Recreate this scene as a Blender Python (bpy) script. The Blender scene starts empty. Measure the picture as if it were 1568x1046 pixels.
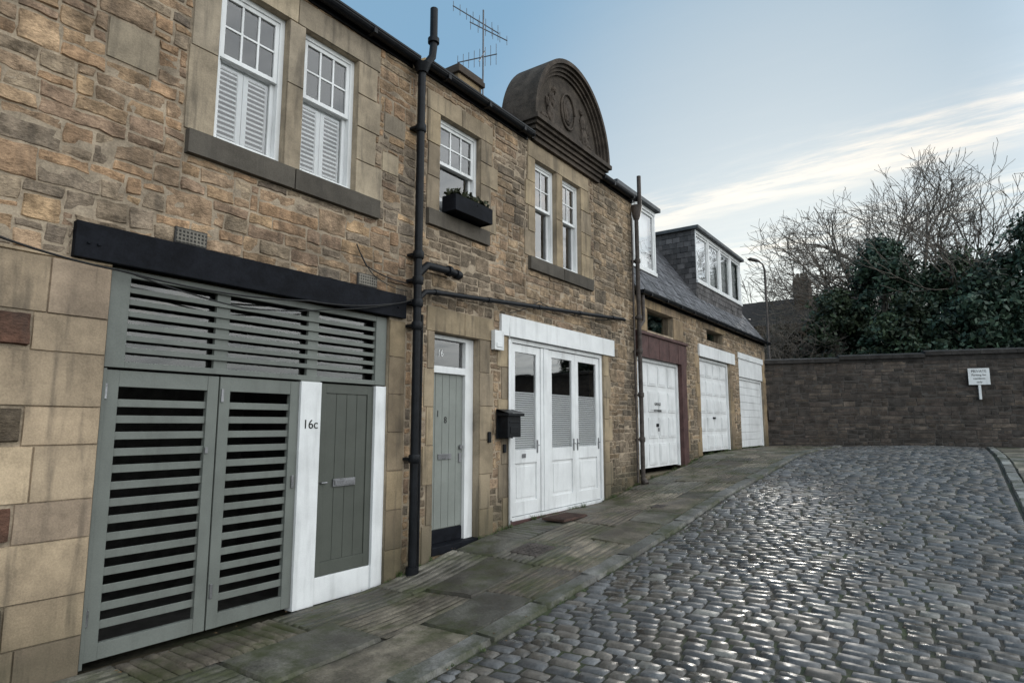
import bpy, math, random
import numpy as np
from mathutils import Vector, Matrix, noise
R=random.Random(7)
scene=bpy.context.scene
scene.view_settings.view_transform='Standard'
try: scene.view_settings.look='None'
except Exception: pass
scene.view_settings.exposure=0

# ------------------------------------------------------------------ helpers
def srgb(r,g,b,ds=0.0):
    c=[((c/255)/12.92 if c/255<=.04045 else ((c/255+.055)/1.055)**2.4) for c in (r,g,b)]
    l=sum(c)/3
    return tuple(x+(l-x)*ds for x in c)
def link(o,parent=None):
    bpy.context.collection.objects.link(o)
    if parent is not None: o.parent=parent
    return o
def empty(name,loc=(0,0,0)):
    e=bpy.data.objects.new(name,None); e.empty_display_size=.3
    return link(e)
class MB:
    def __init__(s): s.v=[];s.f=[];s.c=[];s.m=[]
    def quad(s,a,b,c,d,m=0,col=(.5,.5,.5)):
        n=len(s.v); s.v+= [a,b,c,d]; s.c+=[col]*4; s.f.append((n,n+1,n+2,n+3)); s.m.append(m)
    def box(s,x0,x1,y0,y1,z0,z1,m=0,col=(.5,.5,.5)):
        n=len(s.v)
        s.v+=[(x0,y0,z0),(x1,y0,z0),(x1,y1,z0),(x0,y1,z0),(x0,y0,z1),(x1,y0,z1),(x1,y1,z1),(x0,y1,z1)]
        s.c+=[col]*8
        for q in ((0,3,2,1),(4,5,6,7),(0,1,5,4),(1,2,6,5),(2,3,7,6),(3,0,4,7)):
            s.f.append(tuple(n+i for i in q)); s.m.append(m)
    def tube(s,pts,rad,sides=10,m=0,col=(.5,.5,.5),cap=True):
        n0=len(s.v); pts=[Vector(p) for p in pts]
        if not isinstance(rad,(list,tuple)): rad=[rad]*len(pts)
        prev=None
        for i,p in enumerate(pts):
            t=(pts[min(i+1,len(pts)-1)]-pts[max(i-1,0)]).normalized()
            if prev is None:
                ax=Vector((0,0,1)) if abs(t.z)<.9 else Vector((1,0,0)); prev=t.cross(ax).normalized()
            a=(prev-t*prev.dot(t)).normalized(); prev=a; b=t.cross(a)
            for k in range(sides):
                an=2*math.pi*k/sides; s.v.append(tuple(p+(a*math.cos(an)+b*math.sin(an))*rad[i])); s.c.append(col)
        for i in range(len(pts)-1):
            for k in range(sides):
                k2=(k+1)%sides
                s.f.append((n0+i*sides+k,n0+i*sides+k2,n0+(i+1)*sides+k2,n0+(i+1)*sides+k)); s.m.append(m)
        if cap:
            s.f.append(tuple(n0+k for k in range(sides))[::-1]); s.m.append(m)
            e=n0+(len(pts)-1)*sides
            s.f.append(tuple(e+k for k in range(sides))); s.m.append(m)
    def block(s,mp,u0,u1,v0,v1,d=.015,amp=.006,col=(.3,.25,.2),cell=.06,edge=.012,dome=0,jit=.005,gap=.006,back=-.012,fr=9,m=0,tint=0,vs_=1.0,skew=0):
        u0+=gap;u1-=gap;v0+=gap;v1-=gap
        w=u1-u0;h=v1-v0
        if w<.015 or h<.015: return
        e=min(edge,w*.3,h*.3)
        nu=max(1,int(round((w-2*e)/cell)));nv=max(1,int(round((h-2*e)/cell)))
        us=[0]+[e+(w-2*e)*i/nu for i in range(nu+1)]+[w]
        vs=[0]+[e+(h-2*e)*i/nv for i in range(nv+1)]+[h]
        n=len(s.v);sd=R.random()*100;NU=len(us);NV=len(vs)
        tl=R.uniform(-1,1)*amp;tl2=R.uniform(-1,1)*amp
        sk=[R.uniform(-skew,skew) for _ in range(4)]
        for j,vv in enumerate(vs):
            for i,uu in enumerate(us):
                U=u0+uu;V=v0+vv
                bd=(i==0 or j==0 or i==NU-1 or j==NV-1)
                nz=noise.noise(Vector((U*fr,V*fr*vs_,sd)))
                su=2*uu/w-1;sv=2*vv/h-1
                if jit:
                    U+=noise.noise(Vector((U*12,V*12,sd+9)))*jit;V+=noise.noise(Vector((U*12,V*12,sd+19)))*jit
                if skew:
                    U+=sv*sk[0]; V+=su*sk[1]
                if bd: dep=back
                else: dep=d+nz*amp*1.6+tl*su+tl2*sv+dome*((1-su*su)*(1-sv*sv)-.5)
                s.v.append(mp(U,V,dep))
                if tint:
                    k=1+nz*tint; s.c.append((col[0]*k,col[1]*k,col[2]*k))
                else: s.c.append(col)
        for j in range(NV-1):
            for i in range(NU-1):
                a=n+j*NU+i; s.f.append((a,a+1,a+NU+1,a+NU)); s.m.append(m)
    def build(s,name,mats,parent=None,smooth=False,bevel=0,sharp=0):
        me=bpy.data.meshes.new(name); me.from_pydata(s.v,[],s.f)
        if not isinstance(mats,(list,tuple)): mats=[mats]
        for mt in mats: me.materials.append(mt)
        me.polygons.foreach_set('material_index',s.m)
        if smooth: me.polygons.foreach_set('use_smooth',[True]*len(s.f))
        if sharp: me.set_sharp_from_angle(angle=math.radians(sharp))
        at=me.color_attributes.new('Col','FLOAT_COLOR','POINT')
        arr=np.ones((len(s.v),4),dtype=np.float32); arr[:,:3]=np.array(s.c,dtype=np.float32)
        at.data.foreach_set('color',arr.ravel())
        me.update(); o=bpy.data.objects.new(name,me); link(o,parent)
        if bevel:
            b=o.modifiers.new('b','BEVEL'); b.width=bevel; b.segments=2; b.limit_method='ANGLE'
        return o

# ------------------------------------------------------------------ materials
def N(nt,t,**k):
    n=nt.nodes.new(t)
    for a,b in k.items(): setattr(n,a,b)
    return n
def setin(nt,sock,val):
    if hasattr(val,'links'): nt.links.new(val,sock)
    else: sock.default_value=val
def MA(nt,op,*a,clamp=False):
    n=N(nt,'ShaderNodeMath',operation=op); n.use_clamp=clamp
    for i,x in enumerate(a): setin(nt,n.inputs[i],x)
    return n.outputs[0]
def MIX(nt,f,a,b,mode='MIX'):
    n=N(nt,'ShaderNodeMix',data_type='RGBA',blend_type=mode)
    setin(nt,n.inputs[0],f)
    for i,x in ((6,a),(7,b)):
        if isinstance(x,tuple) and len(x)==3: x=x+(1,)
        setin(nt,n.inputs[i],x)
    return n.outputs[2]
def RAMP(nt,val,stops):
    n=N(nt,'ShaderNodeMapRange'); n.interpolation_type='SMOOTHSTEP'; n.clamp=True
    nt.links.new(val,n.inputs[0]); n.inputs[1].default_value=stops[0];n.inputs[2].default_value=stops[1];n.inputs[3].default_value=stops[2];n.inputs[4].default_value=stops[3]
    return n.outputs[0]
def NOISE(nt,co,scale,detail=3,rough=.55,stretch=None):
    if stretch:
        mp=N(nt,'ShaderNodeMapping'); nt.links.new(co,mp.inputs[0]); mp.inputs['Scale'].default_value=stretch; co=mp.outputs[0]
    n=N(nt,'ShaderNodeTexNoise'); nt.links.new(co,n.inputs['Vector']); n.inputs['Scale'].default_value=scale;n.inputs['Detail'].default_value=detail;n.inputs['Roughness'].default_value=rough
    return n.outputs[0]
def mat(name,base=None,rough=.8,var=.25,vscale=6,fine=60,bump=.3,bdist=.004,attr=False,grime=0,moss=0,streak=0,metal=0,spec=.5,rvar=0,mosscol=(.05,.07,.02),fst=None,gcol=(.035,.03,.026),foot=0):
    m=bpy.data.materials.new(name); m.use_nodes=True; nt=m.node_tree; b=nt.nodes['Principled BSDF']
    co=N(nt,'ShaderNodeTexCoord').outputs['Object']
    if attr:
        a=N(nt,'ShaderNodeAttribute'); a.attribute_name='Col'; c=a.outputs['Color']
    else:
        rgb=N(nt,'ShaderNodeRGB'); rgb.outputs[0].default_value=tuple(base)+(1,); c=rgb.outputs[0]
    n1=NOISE(nt,co,vscale,3,.65); n2=NOISE(nt,co,fine,3,.7,fst)
    k=MA(nt,'ADD',RAMP(nt,n1,(.3,.7,1-var,1+var)),RAMP(nt,n2,(.3,.7,-var*.7,var*.7)))
    cm=N(nt,'ShaderNodeCombineColor'); [nt.links.new(k,cm.inputs[i]) for i in range(3)]
    c=MIX(nt,1.0,c,cm.outputs[0],'MULTIPLY')
    if grime:
        g=RAMP(nt,NOISE(nt,co,1.1,5,.65),(.42,.66,0,grime)); c=MIX(nt,g,c,gcol)
    if streak:
        g=RAMP(nt,NOISE(nt,co,3.0,3,.6,(3,3,.35)),(.48,.72,0,streak)); c=MIX(nt,g,c,(.05,.045,.04))
    if foot:   # damp, algae-stained foot of the wall
        sx=N(nt,'ShaderNodeSeparateXYZ'); nt.links.new(co,sx.inputs[0])
        h=MA(nt,'SUBTRACT',MA(nt,'SUBTRACT',sx.outputs[2],MA(nt,'MULTIPLY',sx.outputs[0],.055)),MA(nt,'MULTIPLY',n1,.9))
        g=RAMP(nt,h,(-.75,.05,foot,0)); c=MIX(nt,g,c,(.045,.045,.028))
    if moss:
        g=RAMP(nt,NOISE(nt,co,1.7,5,.7),(.42,.68,0,moss)); c=MIX(nt,g,c,mosscol)
    nt.links.new(c,b.inputs['Base Color'])
    if rvar:
        r=RAMP(nt,n1,(.35,.65,rough-rvar,rough+rvar)); nt.links.new(r,b.inputs['Roughness'])
    else: b.inputs['Roughness'].default_value=rough
    b.inputs['Metallic'].default_value=metal
    b.inputs['Specular IOR Level'].default_value=spec
    if bump:
        bp=N(nt,'ShaderNodeBump'); bp.inputs['Strength'].default_value=bump; bp.inputs['Distance'].default_value=bdist
        nt.links.new(NOISE(nt,co,fine*.5,4,.75,fst),bp.inputs['Height']); nt.links.new(bp.outputs[0],b.inputs['Normal'])
    return m
m_rubble=mat('rubble_stone',attr=True,rough=.92,var=.32,vscale=7,fine=38,bump=1.0,bdist=.022,grime=.5,streak=.34,spec=.15,fst=(1,1,1.8),foot=.65)
m_dressed=mat('dressed_sandstone',attr=True,rough=.88,var=.18,vscale=3,fine=70,bump=.5,bdist=.006,grime=.34,streak=.55,spec=.2,foot=.65)
m_mortar=mat('mortar',base=srgb(162,144,120,.2),rough=.95,var=.25,fine=60,bump=.7,bdist=.01,grime=.45,spec=.1,foot=.65)
m_dark=mat('weathered_dark_stone',attr=True,rough=.85,var=.35,vscale=4,fine=40,bump=.8,bdist=.012,grime=.4,spec=.2)
m_sett=mat('wet_setts',attr=True,rough=.39,var=.35,vscale=2.5,fine=45,bump=.6,bdist=.006,spec=.5,rvar=.14,grime=.4,gcol=(.035,.028,.022))
m_earth=mat('joint_earth',base=(.036,.03,.022),rough=.8,var=.4,fine=50,bump=.8,bdist=.01,moss=.7)
m_slab=mat('paving_stone',attr=True,rough=.66,var=.35,vscale=3.5,fine=50,bump=.8,bdist=.009,spec=.3,rvar=.18,moss=.85,mosscol=(.043,.05,.017),grime=.6,gcol=(.036,.03,.024))
m_slate=mat('slate',attr=True,rough=.6,var=.25,vscale=6,fine=50,bump=.4,bdist=.004,spec=.35)
m_white=mat('white_paint',base=(.71,.72,.72),rough=.42,var=.06,vscale=2,fine=90,bump=.12,bdist=.001,streak=.16,grime=.1)
m_gate=mat('grey_green_paint',base=srgb(106,110,105),rough=.5,var=.1,vscale=2,fine=80,bump=.15,bdist=.001,streak=.15,spec=.3)
m_door=mat('dark_grey_green_paint',base=srgb(76,79,73),rough=.45,var=.1,vscale=2,fine=80,bump=.15,bdist=.001,spec=.3)
m_door2=mat('sage_paint',base=srgb(126,130,125),rough=.45,var=.08,vscale=2,fine=80,bump=.12,bdist=.001,spec=.3)
m_black=mat('black_painted_timber',base=(.008,.009,.012),rough=.65,var=.3,fine=60,bump=.3,bdist=.002,spec=.08)
m_iron=mat('black_cast_iron',base=(.009,.010,.012),rough=.42,var=.3,fine=40,bump=.3,bdist=.002,spec=.15)
m_greyiron=mat('weathered_iron',base=(.065,.054,.048),rough=.6,var=.35,fine=40,bump=.3,bdist=.002,spec=.2)
m_brown=mat('red_brown_cladding',base=(.075,.04,.037),rough=.6,var=.25,fine=50,bump=.2,bdist=.002,spec=.25)
m_alu=mat('antenna_metal',base=(.10,.10,.11),rough=.5,metal=.3,bump=0)
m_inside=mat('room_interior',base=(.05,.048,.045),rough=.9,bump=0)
m_blind=mat('blind_fabric',base=(.86,.87,.88),rough=.7,var=.02,bump=0)
m_bark=mat('bark',base=(.12,.10,.082),rough=.9,var=.3,fine=30,bump=0)
m_leaf=mat('evergreen_leaf',attr=True,rough=.5,var=.2,bump=0,spec=.3)
m_brass=mat('satin_metal',base=(.25,.25,.26),rough=.35,metal=.9,bump=0)
m_letter=mat('black_lettering',base=(.02,.02,.02),rough=.5,bump=0,spec=.2)
m_ground=mat('ground_soil',base=(.07,.065,.045),rough=.9,var=.4,vscale=1,fine=12,bump=.5,bdist=.02,moss=.5)
m_mat=mat('coir_mat',base=(.06,.033,.025),rough=.95,var=.4,fine=120,bump=.9,bdist=.006)
def glassmat(name,ior=1.5,tint=(.97,.98,.98)):
    m=bpy.data.materials.new(name); m.use_nodes=True; nt=m.node_tree; nt.nodes.clear()
    out=N(nt,'ShaderNodeOutputMaterial'); mx=N(nt,'ShaderNodeMixShader'); tr=N(nt,'ShaderNodeBsdfTransparent'); gl=N(nt,'ShaderNodeBsdfGlossy')
    tr.inputs[0].default_value=tint+(1,); gl.inputs['Roughness'].default_value=.02
    fr=N(nt,'ShaderNodeFresnel'); fr.inputs[0].default_value=ior
    co=N(nt,'ShaderNodeTexCoord').outputs['Object']
    bp=N(nt,'ShaderNodeBump'); bp.inputs['Strength'].default_value=.25; bp.inputs['Distance'].default_value=.01
    nt.links.new(NOISE(nt,co,1.6,1,.5),bp.inputs['Height']); nt.links.new(bp.outputs[0],gl.inputs['Normal'])
    f=MA(nt,'MULTIPLY',fr.outputs[0],2.6,clamp=True)
    nt.links.new(f,mx.inputs[0]); nt.links.new(tr.outputs[0],mx.inputs[1]); nt.links.new(gl.outputs[0],mx.inputs[2]); nt.links.new(mx.outputs[0],out.inputs[0])
    return m
m_glass=glassmat('window_glass')

# ------------------------------------------------------------------ terrain profile
def lerp(tab,x):
    if x<=tab[0][0]: return tab[0][1]
    for (a,b),(c,d) in zip(tab,tab[1:]):
        if x<=c:
            t=(x-a)/(c-a); return b+(d-b)*t
    return tab[-1][1]
GK=[(-8,-.5),(0,-.27),(4,-.2),(6,-.03),(8,.13),(10.4,.38),(12,.5),(14.5,.68),(16.5,.83),(19,.88),(60,.9)]
GW=[(-8,-.4),(0,-.23),(4.2,-.19),(5.2,-.18),(6.1,.02),(7.5,.15),(9,.2),(10.6,.22),(11.9,.4),(14.5,.62),(16,.83),(19,.87),(60,.9)]
def smooth(tab,x): return (lerp(tab,x-.5)+2*lerp(tab,x)+lerp(tab,x+.5))/4
def H(x,y):
    k=min(1,max(0,-y/2.0)); k=k*k*(3-2*k)
    base=smooth(GK,x)*k+smooth(GW,x)*(1-k)
    if y<-2.1: base+= .05*math.sin(min(1,(-y-2.1)/3.9)*math.pi)
    if -10<y<.5 and -5<x<26: base+=noise.noise(Vector((x*.7,y*.7,3)))*.018
    return base
def gmap(u,v,d): return (u,v,H(u,v)+d)

B=MB()
xs=[-400,-150,-60,-20,-8]+[i*1.0 for i in range(-7,31)]+[40,60,100,200,500]
ys=[-400,-150,-60,-25,-12,-9,-7.5,-6,-5,-4,-3,-2.5,-2,-1.5,-1,-.5,0,1,3,8,20,60,150,400]
idx={}
for i,x in enumerate(xs):
    for j,y in enumerate(ys):
        idx[i,j]=len(B.v); B.v.append((x,y,H(x,min(y,0))-.1)); B.c.append((.1,.1,.1))
for i in range(len(xs)-1):
    for j in range(len(ys)-1):
        B.f.append((idx[i,j],idx[i+1,j],idx[i+1,j+1],idx[i,j+1])); B.m.append(0)
B.build('ground',m_ground)

W0=Vector((22.75,0.35,0)); W1=Vector((25.35,-8.0,0)); WT=(W1-W0).normalized(); WN=Vector((WT.y,-WT.x,0))
def wallx(y): return W0.x+(W1.x-W0.x)*(y-W0.y)/(W1.y-W0.y)

B=MB()
def strip(B,x0,x1,y0,y1,dz,step=.4,m=0):
    nx=int((x1-x0)/step);ny=max(1,int(abs(y1-y0)/step))
    n=len(B.v)
    for j in range(ny+1):
        for i in range(nx+1):
            x=x0+(x1-x0)*i/nx;y=y0+(y1-y0)*j/ny; B.v.append((x,y,H(x,y)+dz)); B.c.append((.1,.1,.1))
    for j in range(ny):
        for i in range(nx):
            a=n+j*(nx+1)+i; B.f.append((a,a+1,a+nx+2,a+nx+1)); B.m.append(m)
strip(B,-6,27,-12,.0,-.014)
B.build('lane_bed',m_earth)
B=MB()
x=-3.0
while x<26.2:
    w=R.uniform(.105,.135)
    y=-5.98
    first=True
    while y<-2.2:
        l=R.uniform(.15,.27)
        if first: l=R.uniform(.08,.27); first=False
        y1=min(y+l,-2.17)
        if y1-y>.05 and x<wallx(y)-.1:
            g=R.uniform(.68,1.15); br=R.random()
            c=(.118*g,.117*g,.117*g)
            if br<.32: c=(.13*g,.115*g,.098*g)
            if br>.94: c=(.19*g,.18*g,.16*g)
            wob=noise.noise(Vector((y*.8,x*.3,5)))*.035
            far=x>11
            B.block(lambda u,v,d:gmap(u+wob,v,d),x,x+w,y,y1,d=.004+R.uniform(-.006,.006),amp=.003,col=c,cell=.12 if far else .065,edge=.015,dome=.006,jit=.006 if not far else 0,gap=.0075,back=-.026,fr=10,skew=.006)
        y=y1
        if y>=-2.17-1e-6: break
    x+=w
B.build('cobbled_road',m_sett,smooth=True)
B=MB()
def kerb(B,ya,yb,dz,xa=-3,xb=24.4,k=1.0):
    x=xa
    while x<xb:
        l=R.uniform(.7,1.25); g=R.uniform(.75,1.2)*k
        B.block(gmap,x,min(x+l,xb),ya,yb,d=dz,amp=.005,col=(.15*g,.146*g,.135*g),cell=.15,edge=.02,dome=.004,jit=.014,gap=.006,back=-.05,fr=3,skew=.006)
        x+=l
kerb(B,-2.17,-1.93,.036,k=1.1)
B.build('kerb',m_slab,smooth=True,sharp=60)
B=MB()
kerb(B,-6.2,-6.0,.05,k=1.7)
B.build('kerb',m_slab,smooth=True,sharp=60)
def pave(B,xa,xb,ya,yb,groove=.5,dz=.01,kk=1.0):
    y=ya
    while y<yb-.02:
        w=R.uniform(.38,.72); y1=yb if yb-(y+w)<.25 else y+w
        x=xa
        while x<xb:
            l=R.uniform(.5,1.35); x1=min(x+l,xb)
            g=R.uniform(.65,1.3)*kk; c=R.choice([(.15,.13,.10),(.128,.118,.098),(.16,.138,.105),(.095,.09,.076),(.135,.113,.088)]); c=tuple(q*g for q in c)
            if x<wallx(y)-.2:
                r=R.random(); dd=dz+R.uniform(-.008,.008)
                if r<groove:
                    n=max(2,int((y1-y)/.085)) 
                    for k in range(n):
                        B.block(gmap,x+.006,x1-.006,y+(y1-y)*k/n,y+(y1-y)*(k+1)/n,d=dd,amp=.003,col=c,cell=.16,edge=.014,jit=.01,gap=.003 if 0<k<n-1 else .005,back=-.004,fr=4,tint=.3)
                elif r<groove*1.25:
                    n=max(2,int((x1-x)/.1))
                    for k in range(n):
                        B.block(gmap,x+(x1-x)*k/n,x+(x1-x)*(k+1)/n,y+.006,y1-.006,d=dd,amp=.003,col=c,cell=.16,edge=.014,jit=.01,gap=.003,back=-.004,fr=4,tint=.3)
                else:
                    B.block(gmap,x,x1,y,y1,d=dd,amp=.007,col=c,cell=.12,edge=.016,jit=.022,gap=.009,back=-.018,fr=3,skew=.01,tint=.3)
            x=x1
        y=y1
B=MB(); pave(B,-3,22.9,-1.92,-.03,.5)
B.build('pavement',m_slab,smooth=True,sharp=50)
B=MB(); pave(B,-3,24.6,-7.6,-6.2,.0,.03,1.6)
B.build('pavement',m_slab,smooth=True,sharp=50)
B=MB()
def tuft(x,y,n,h):
    for i in range(n):
        a=R.uniform(0,6.28);r=R.uniform(0,.05);px,py=x+math.cos(a)*r,y+math.sin(a)*r*.5; z=H(px,py)
        hh=h*R.uniform(.5,1.2);dx,dy=R.gauss(0,.4)*hh,R.gauss(0,.4)*hh; g=R.uniform(.6,1.4);w=.005
        B.quad((px-w,py,z),(px+w,py,z),(px+w*.3+dx,py+dy,z+hh),(px-w*.3+dx,py+dy,z+hh),0,(.05*g,.075*g,.022*g))
for i in range(260):
    x=R.uniform(5.1,22); 
    if 5.9<x<6.8 or (7.6<x<10.5 and R.random()<.6): continue
    tuft(x,R.uniform(-.09,-.02),R.randint(6,18),R.uniform(.02,.075))
for i in range(140): tuft(R.uniform(3,22),R.choice([R.uniform(-1.95,-1.91),R.uniform(-2.2,-2.16)]),8,.022)
for i in range(220):
    x=R.uniform(2.2,21);y=R.choice([R.uniform(-.25,-.03),R.uniform(-2.3,-1.8),R.uniform(-5,-.1)]);z=H(x,y)+.03;a=R.uniform(0,6.28);s=R.uniform(.010,.02)
    ca_,sa_=math.cos(a)*s,math.sin(a)*s; g=R.uniform(.6,1.4)
    B.quad((x-ca_,y-sa_,z),(x+sa_*.6,y-ca_*.6,z+.004),(x+ca_,y+sa_,z+.002),(x-sa_*.6,y+ca_*.6,z+.006),0,(.13*g,.08*g,.04*g))
B.build('weeds_and_leaves',m_leaf)

# ------------------------------------------------------------------ masonry
def sub(rects,o):
    out=[]
    for a,b,c,d in rects:
        p,q,r,s=o
        if p>=b or q<=a or r>=d or s<=c: out.append((a,b,c,d)); continue
        if a<p: out.append((a,p,c,d))
        if q<b: out.append((q,b,c,d))
        m0,m1=max(a,p),min(b,q)
        if c<r: out.append((m0,m1,c,r))
        if s<d: out.append((m0,m1,s,d))
    return out
def rubble(B,mp,u0,u1,v0,v1,holes,pal,hb=(.2,.3),d=(.002,.013),amp=.006,cell=.045,m=0,greys=None,wr=(.25,.7)):
    v=v0
    while v<v1-.01:
        h=R.uniform(*hb); vb=min(v+h,v1)
        if v1-vb<.1: vb=v1
        u=u0
        while u<u1-.01:
            w=R.uniform(*wr); ub=min(u+w,u1)
            if u1-ub<.1: ub=u1
            rects=[]
            k=R.random()
            if k<.16 and ub-u<.5: rects=[(u,ub,v,vb)]
            elif k<.7:
                f=v+(vb-v)*R.choice([.38,.5,.62])
                for a,b in ((v,f),(f,vb)):
                    if ub-u>.34 and R.random()<.6:
                        c=u+(ub-u)*R.uniform(.3,.7); rects+=[(u,c,a,b),(c,ub,a,b)]
                    else: rects.append((u,ub,a,b))
            else:
                f=v+(vb-v)*.36;g=v+(vb-v)*.66; c=u+(ub-u)*R.uniform(.35,.65)
                rects=[(u,c,v,f),(c,ub,v,g),(u,c,f,vb),(c,ub,g,vb)]
            for r in rects:
                ps=[r]
                for o in holes: ps=sub(ps,o)
                for a,b,c,e in ps:
                    if b-a<.035 or e-c<.03: continue
                    col=R.choice(pal)
                    if greys:
                        t=noise.noise(Vector((a*.55,c*.8,2)))+R.gauss(0,.2)
                        if t>.16: col=R.choice(greys)
                    mean=[sum(q[i] for q in pal)/len(pal) for i in range(3)]
                    col=tuple(col[i]*.78+mean[i]*.22 for i in range(3))
                    g=R.uniform(.84,1.13)
                    B.block(mp,a,b,c,e,d=R.uniform(*d),amp=amp,col=tuple(q*g for q in col),cell=cell,edge=.009,jit=.016,gap=R.uniform(.003,.009),back=-.004,m=m,tint=.45,vs_=2.2,skew=.005)
            u=ub
        v=vb
def backing(B,mp,u0,u1,v0,v1,holes,m=0,dep=0):
    us=sorted({u0,u1,*[x for h in holes for x in h[:2] if u0<x<u1]}); vs=sorted({v0,v1,*[x for h in holes for x in h[2:] if v0<x<v1]})
    for a,b in zip(us,us[1:]):
        for c,d in zip(vs,vs[1:]):
            x=(a+b)/2;z=(c+d)/2
            if any(h[0]<x<h[1] and h[2]<z<h[3] for h in holes): continue
            B.quad(mp(a,c,dep),mp(b,c,dep),mp(b,d,dep),mp(a,d,dep),m)
def lining(B,mp,h,depth=.3,m=0,col=(.3,.25,.18)):
    a,b,c,d=h
    B.quad(mp(a,c,.004),mp(a,d,.004),mp(a,d,-depth),mp(a,c,-depth),m,col)
    B.quad(mp(b,c,.004),mp(b,d,.004),mp(b,d,-depth),mp(b,c,-depth),m,col)
    B.quad(mp(a,d,.004),mp(b,d,.004),mp(b,d,-depth),mp(a,d,-depth),m,col)
    B.quad(mp(a,c,.004),mp(b,c,.004),mp(b,c,-depth),mp(a,c,-depth),m,col)
def fmap(u,v,d): return (u,-d,v)
DS=.25
palA=[srgb(*c,DS) for c in ((176,142,102),(164,132,98),(184,148,106),(156,128,98),(168,130,92),(192,154,106),(150,120,94),(174,138,96),(160,140,112),(182,140,96))]
greyA=[srgb(*c,DS) for c in ((134,120,102),(124,114,100),(142,126,106),(112,102,90),(146,128,104))]
palB=[srgb(*c,DS) for c in ((160,134,100),(150,124,94),(170,142,106),(138,116,90),(166,138,102),(144,118,92))]
greyB=[srgb(*c,DS) for c in ((124,108,88),(112,100,84),(130,114,94),(102,92,78))]
palC=[srgb(*c,DS) for c in ((134,114,88),(122,105,82),(144,122,94),(110,97,79),(130,108,80))]
dressA=[srgb(*c,.1) for c in ((164,149,126),(156,141,119),(169,153,128),(150,137,118))]
dressDark=[srgb(94,88,80),srgb(84,79,72)]
def dress(B,rects,pal,d=.016,m=1,amp=.0015):
    for r in rects:
        g=R.uniform(.82,1.1); c=R.choice(pal)
        B.block(fmap,*r,d=d+R.uniform(-.003,.002),amp=amp,col=tuple(q*g for q in c),cell=.12,edge=.005,jit=.003,gap=.002,back=-.004,fr=5,m=m)
def quoins(side,x,z0,z1,wide=.36,nar=.2,h=.3,flip=False):
    out=[];n=max(1,round((z1-z0)/h));
    for i in range(n):
        w=wide if (i%2==(0 if not flip else 1)) else nar
        w*=R.uniform(.9,1.12)
        a,b=(x-w,x) if side<0 else (x,x+w)
        out.append((a,b,z0+(z1-z0)*i/n,z0+(z1-z0)*(i+1)/n))
    return out

# ---------------- joinery
def sash(WB,GB,x0,x1,z0,z1,y,cols=3,rows=2,split=.5,low=(1,1)):
    f=.055
    WB.box(x0,x0+f,y,y+.12,z0,z1);WB.box(x1-f,x1,y,y+.12,z0,z1);WB.box(x0+f,x1-f,y,y+.12,z1-f,z1);WB.box(x0+f,x1-f,y-.03,y+.12,z0,z0+f)
    a,b=x0+f,x1-f; zm=z0+(z1-z0)*split
    def pane(za,zb,yy,c,r):
        s=.045
        WB.box(a,a+s,yy,yy+.04,za,zb);WB.box(b-s,b,yy,yy+.04,za,zb);WB.box(a+s,b-s,yy,yy+.04,zb-s,zb);WB.box(a+s,b-s,yy,yy+.04,za,za+s)
        A,Bb,C,D=a+s,b-s,za+s,zb-s
        for i in range(1,c):
            t=A+(Bb-A)*i/c; WB.box(t-.011,t+.011,yy+.006,yy+.034,C,D)
        for i in range(1,r):
            t=C+(D-C)*i/r; WB.box(A,Bb,yy+.009,yy+.031,t-.011,t+.011)
        GB.quad((A,yy+.02,C),(Bb,yy+.02,C),(Bb,yy+.02,D),(A,yy+.02,D))
    pane(zm-.02,z1-f,y+.015,cols,rows)
    pane(z0+f,zm+.025,y+.06,*low)
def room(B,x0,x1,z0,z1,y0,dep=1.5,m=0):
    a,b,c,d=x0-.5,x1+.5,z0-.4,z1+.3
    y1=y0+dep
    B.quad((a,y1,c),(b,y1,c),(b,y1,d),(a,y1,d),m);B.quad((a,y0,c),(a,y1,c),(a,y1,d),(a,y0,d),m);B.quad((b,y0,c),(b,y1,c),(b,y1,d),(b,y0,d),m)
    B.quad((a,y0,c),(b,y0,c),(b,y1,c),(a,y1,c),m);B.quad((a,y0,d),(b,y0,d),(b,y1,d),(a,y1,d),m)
def blinds(B,x0,x1,z0,z1,y,pitch=.05,tilt=.02,m=0):
    z=z0
    while z<z1:
        B.quad((x0,y,z),(x1,y,z),(x1,y+.012,z+tilt),(x0,y+.012,z+tilt),m); z+=pitch
def text(s,x,z,size,y,parent,m,name='lettering'):
    cu=bpy.data.curves.new(name,'FONT'); cu.body=s;cu.size=size;cu.extrude=.002;cu.align_x='CENTER'
    o=bpy.data.objects.new(name,cu); o.location=(x,y,z); o.rotation_euler=(math.pi/2,0,0); cu.materials.append(m); link(o,parent); return o

# =============================================================== HOUSE A
hA=empty('mews_house',(0,0,0))
gate=(2.13,5.12,-.3,2.86)
wA=[(2.87,3.6,4.2,5.8),(3.8,4.53,4.2,5.8)]
beam=(1.84,5.35,2.86,3.14)
holes=[gate]+wA
sills=[(2.62,4.88,3.97,4.2)]
surA=quoins(-1,2.87,4.2,5.8,.26,.24,.8)+quoins(1,4.53,4.2,5.8,.38,.3,.4)+[(3.6,3.8,4.2,5.1),(3.6,3.8,5.1,5.8),(2.6,3.7,5.8,6.1),(3.7,4.86,5.8,6.1)]
extra=[(1.95,2.35,4.55,4.9),(1.5,1.95,5.35,5.6),(4.93,5.2,4.6,4.85),(4.95,5.3,5.1,5.35)]
B=MB(); x0,x1=-3.0,5.5
backing(B,fmap,x0,x1,-.4,6.2,holes,m=2)
for h in holes: lining(B,fmap,h,.3,1,dressA[1])
dress(B,surA,dressA); dress(B,extra,dressA,d=.012)
dress(B,[(2.62,3.72,3.97,4.2),(3.72,4.88,3.97,4.2)],dressDark,d=.06)
z=-.35; k=0
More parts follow.
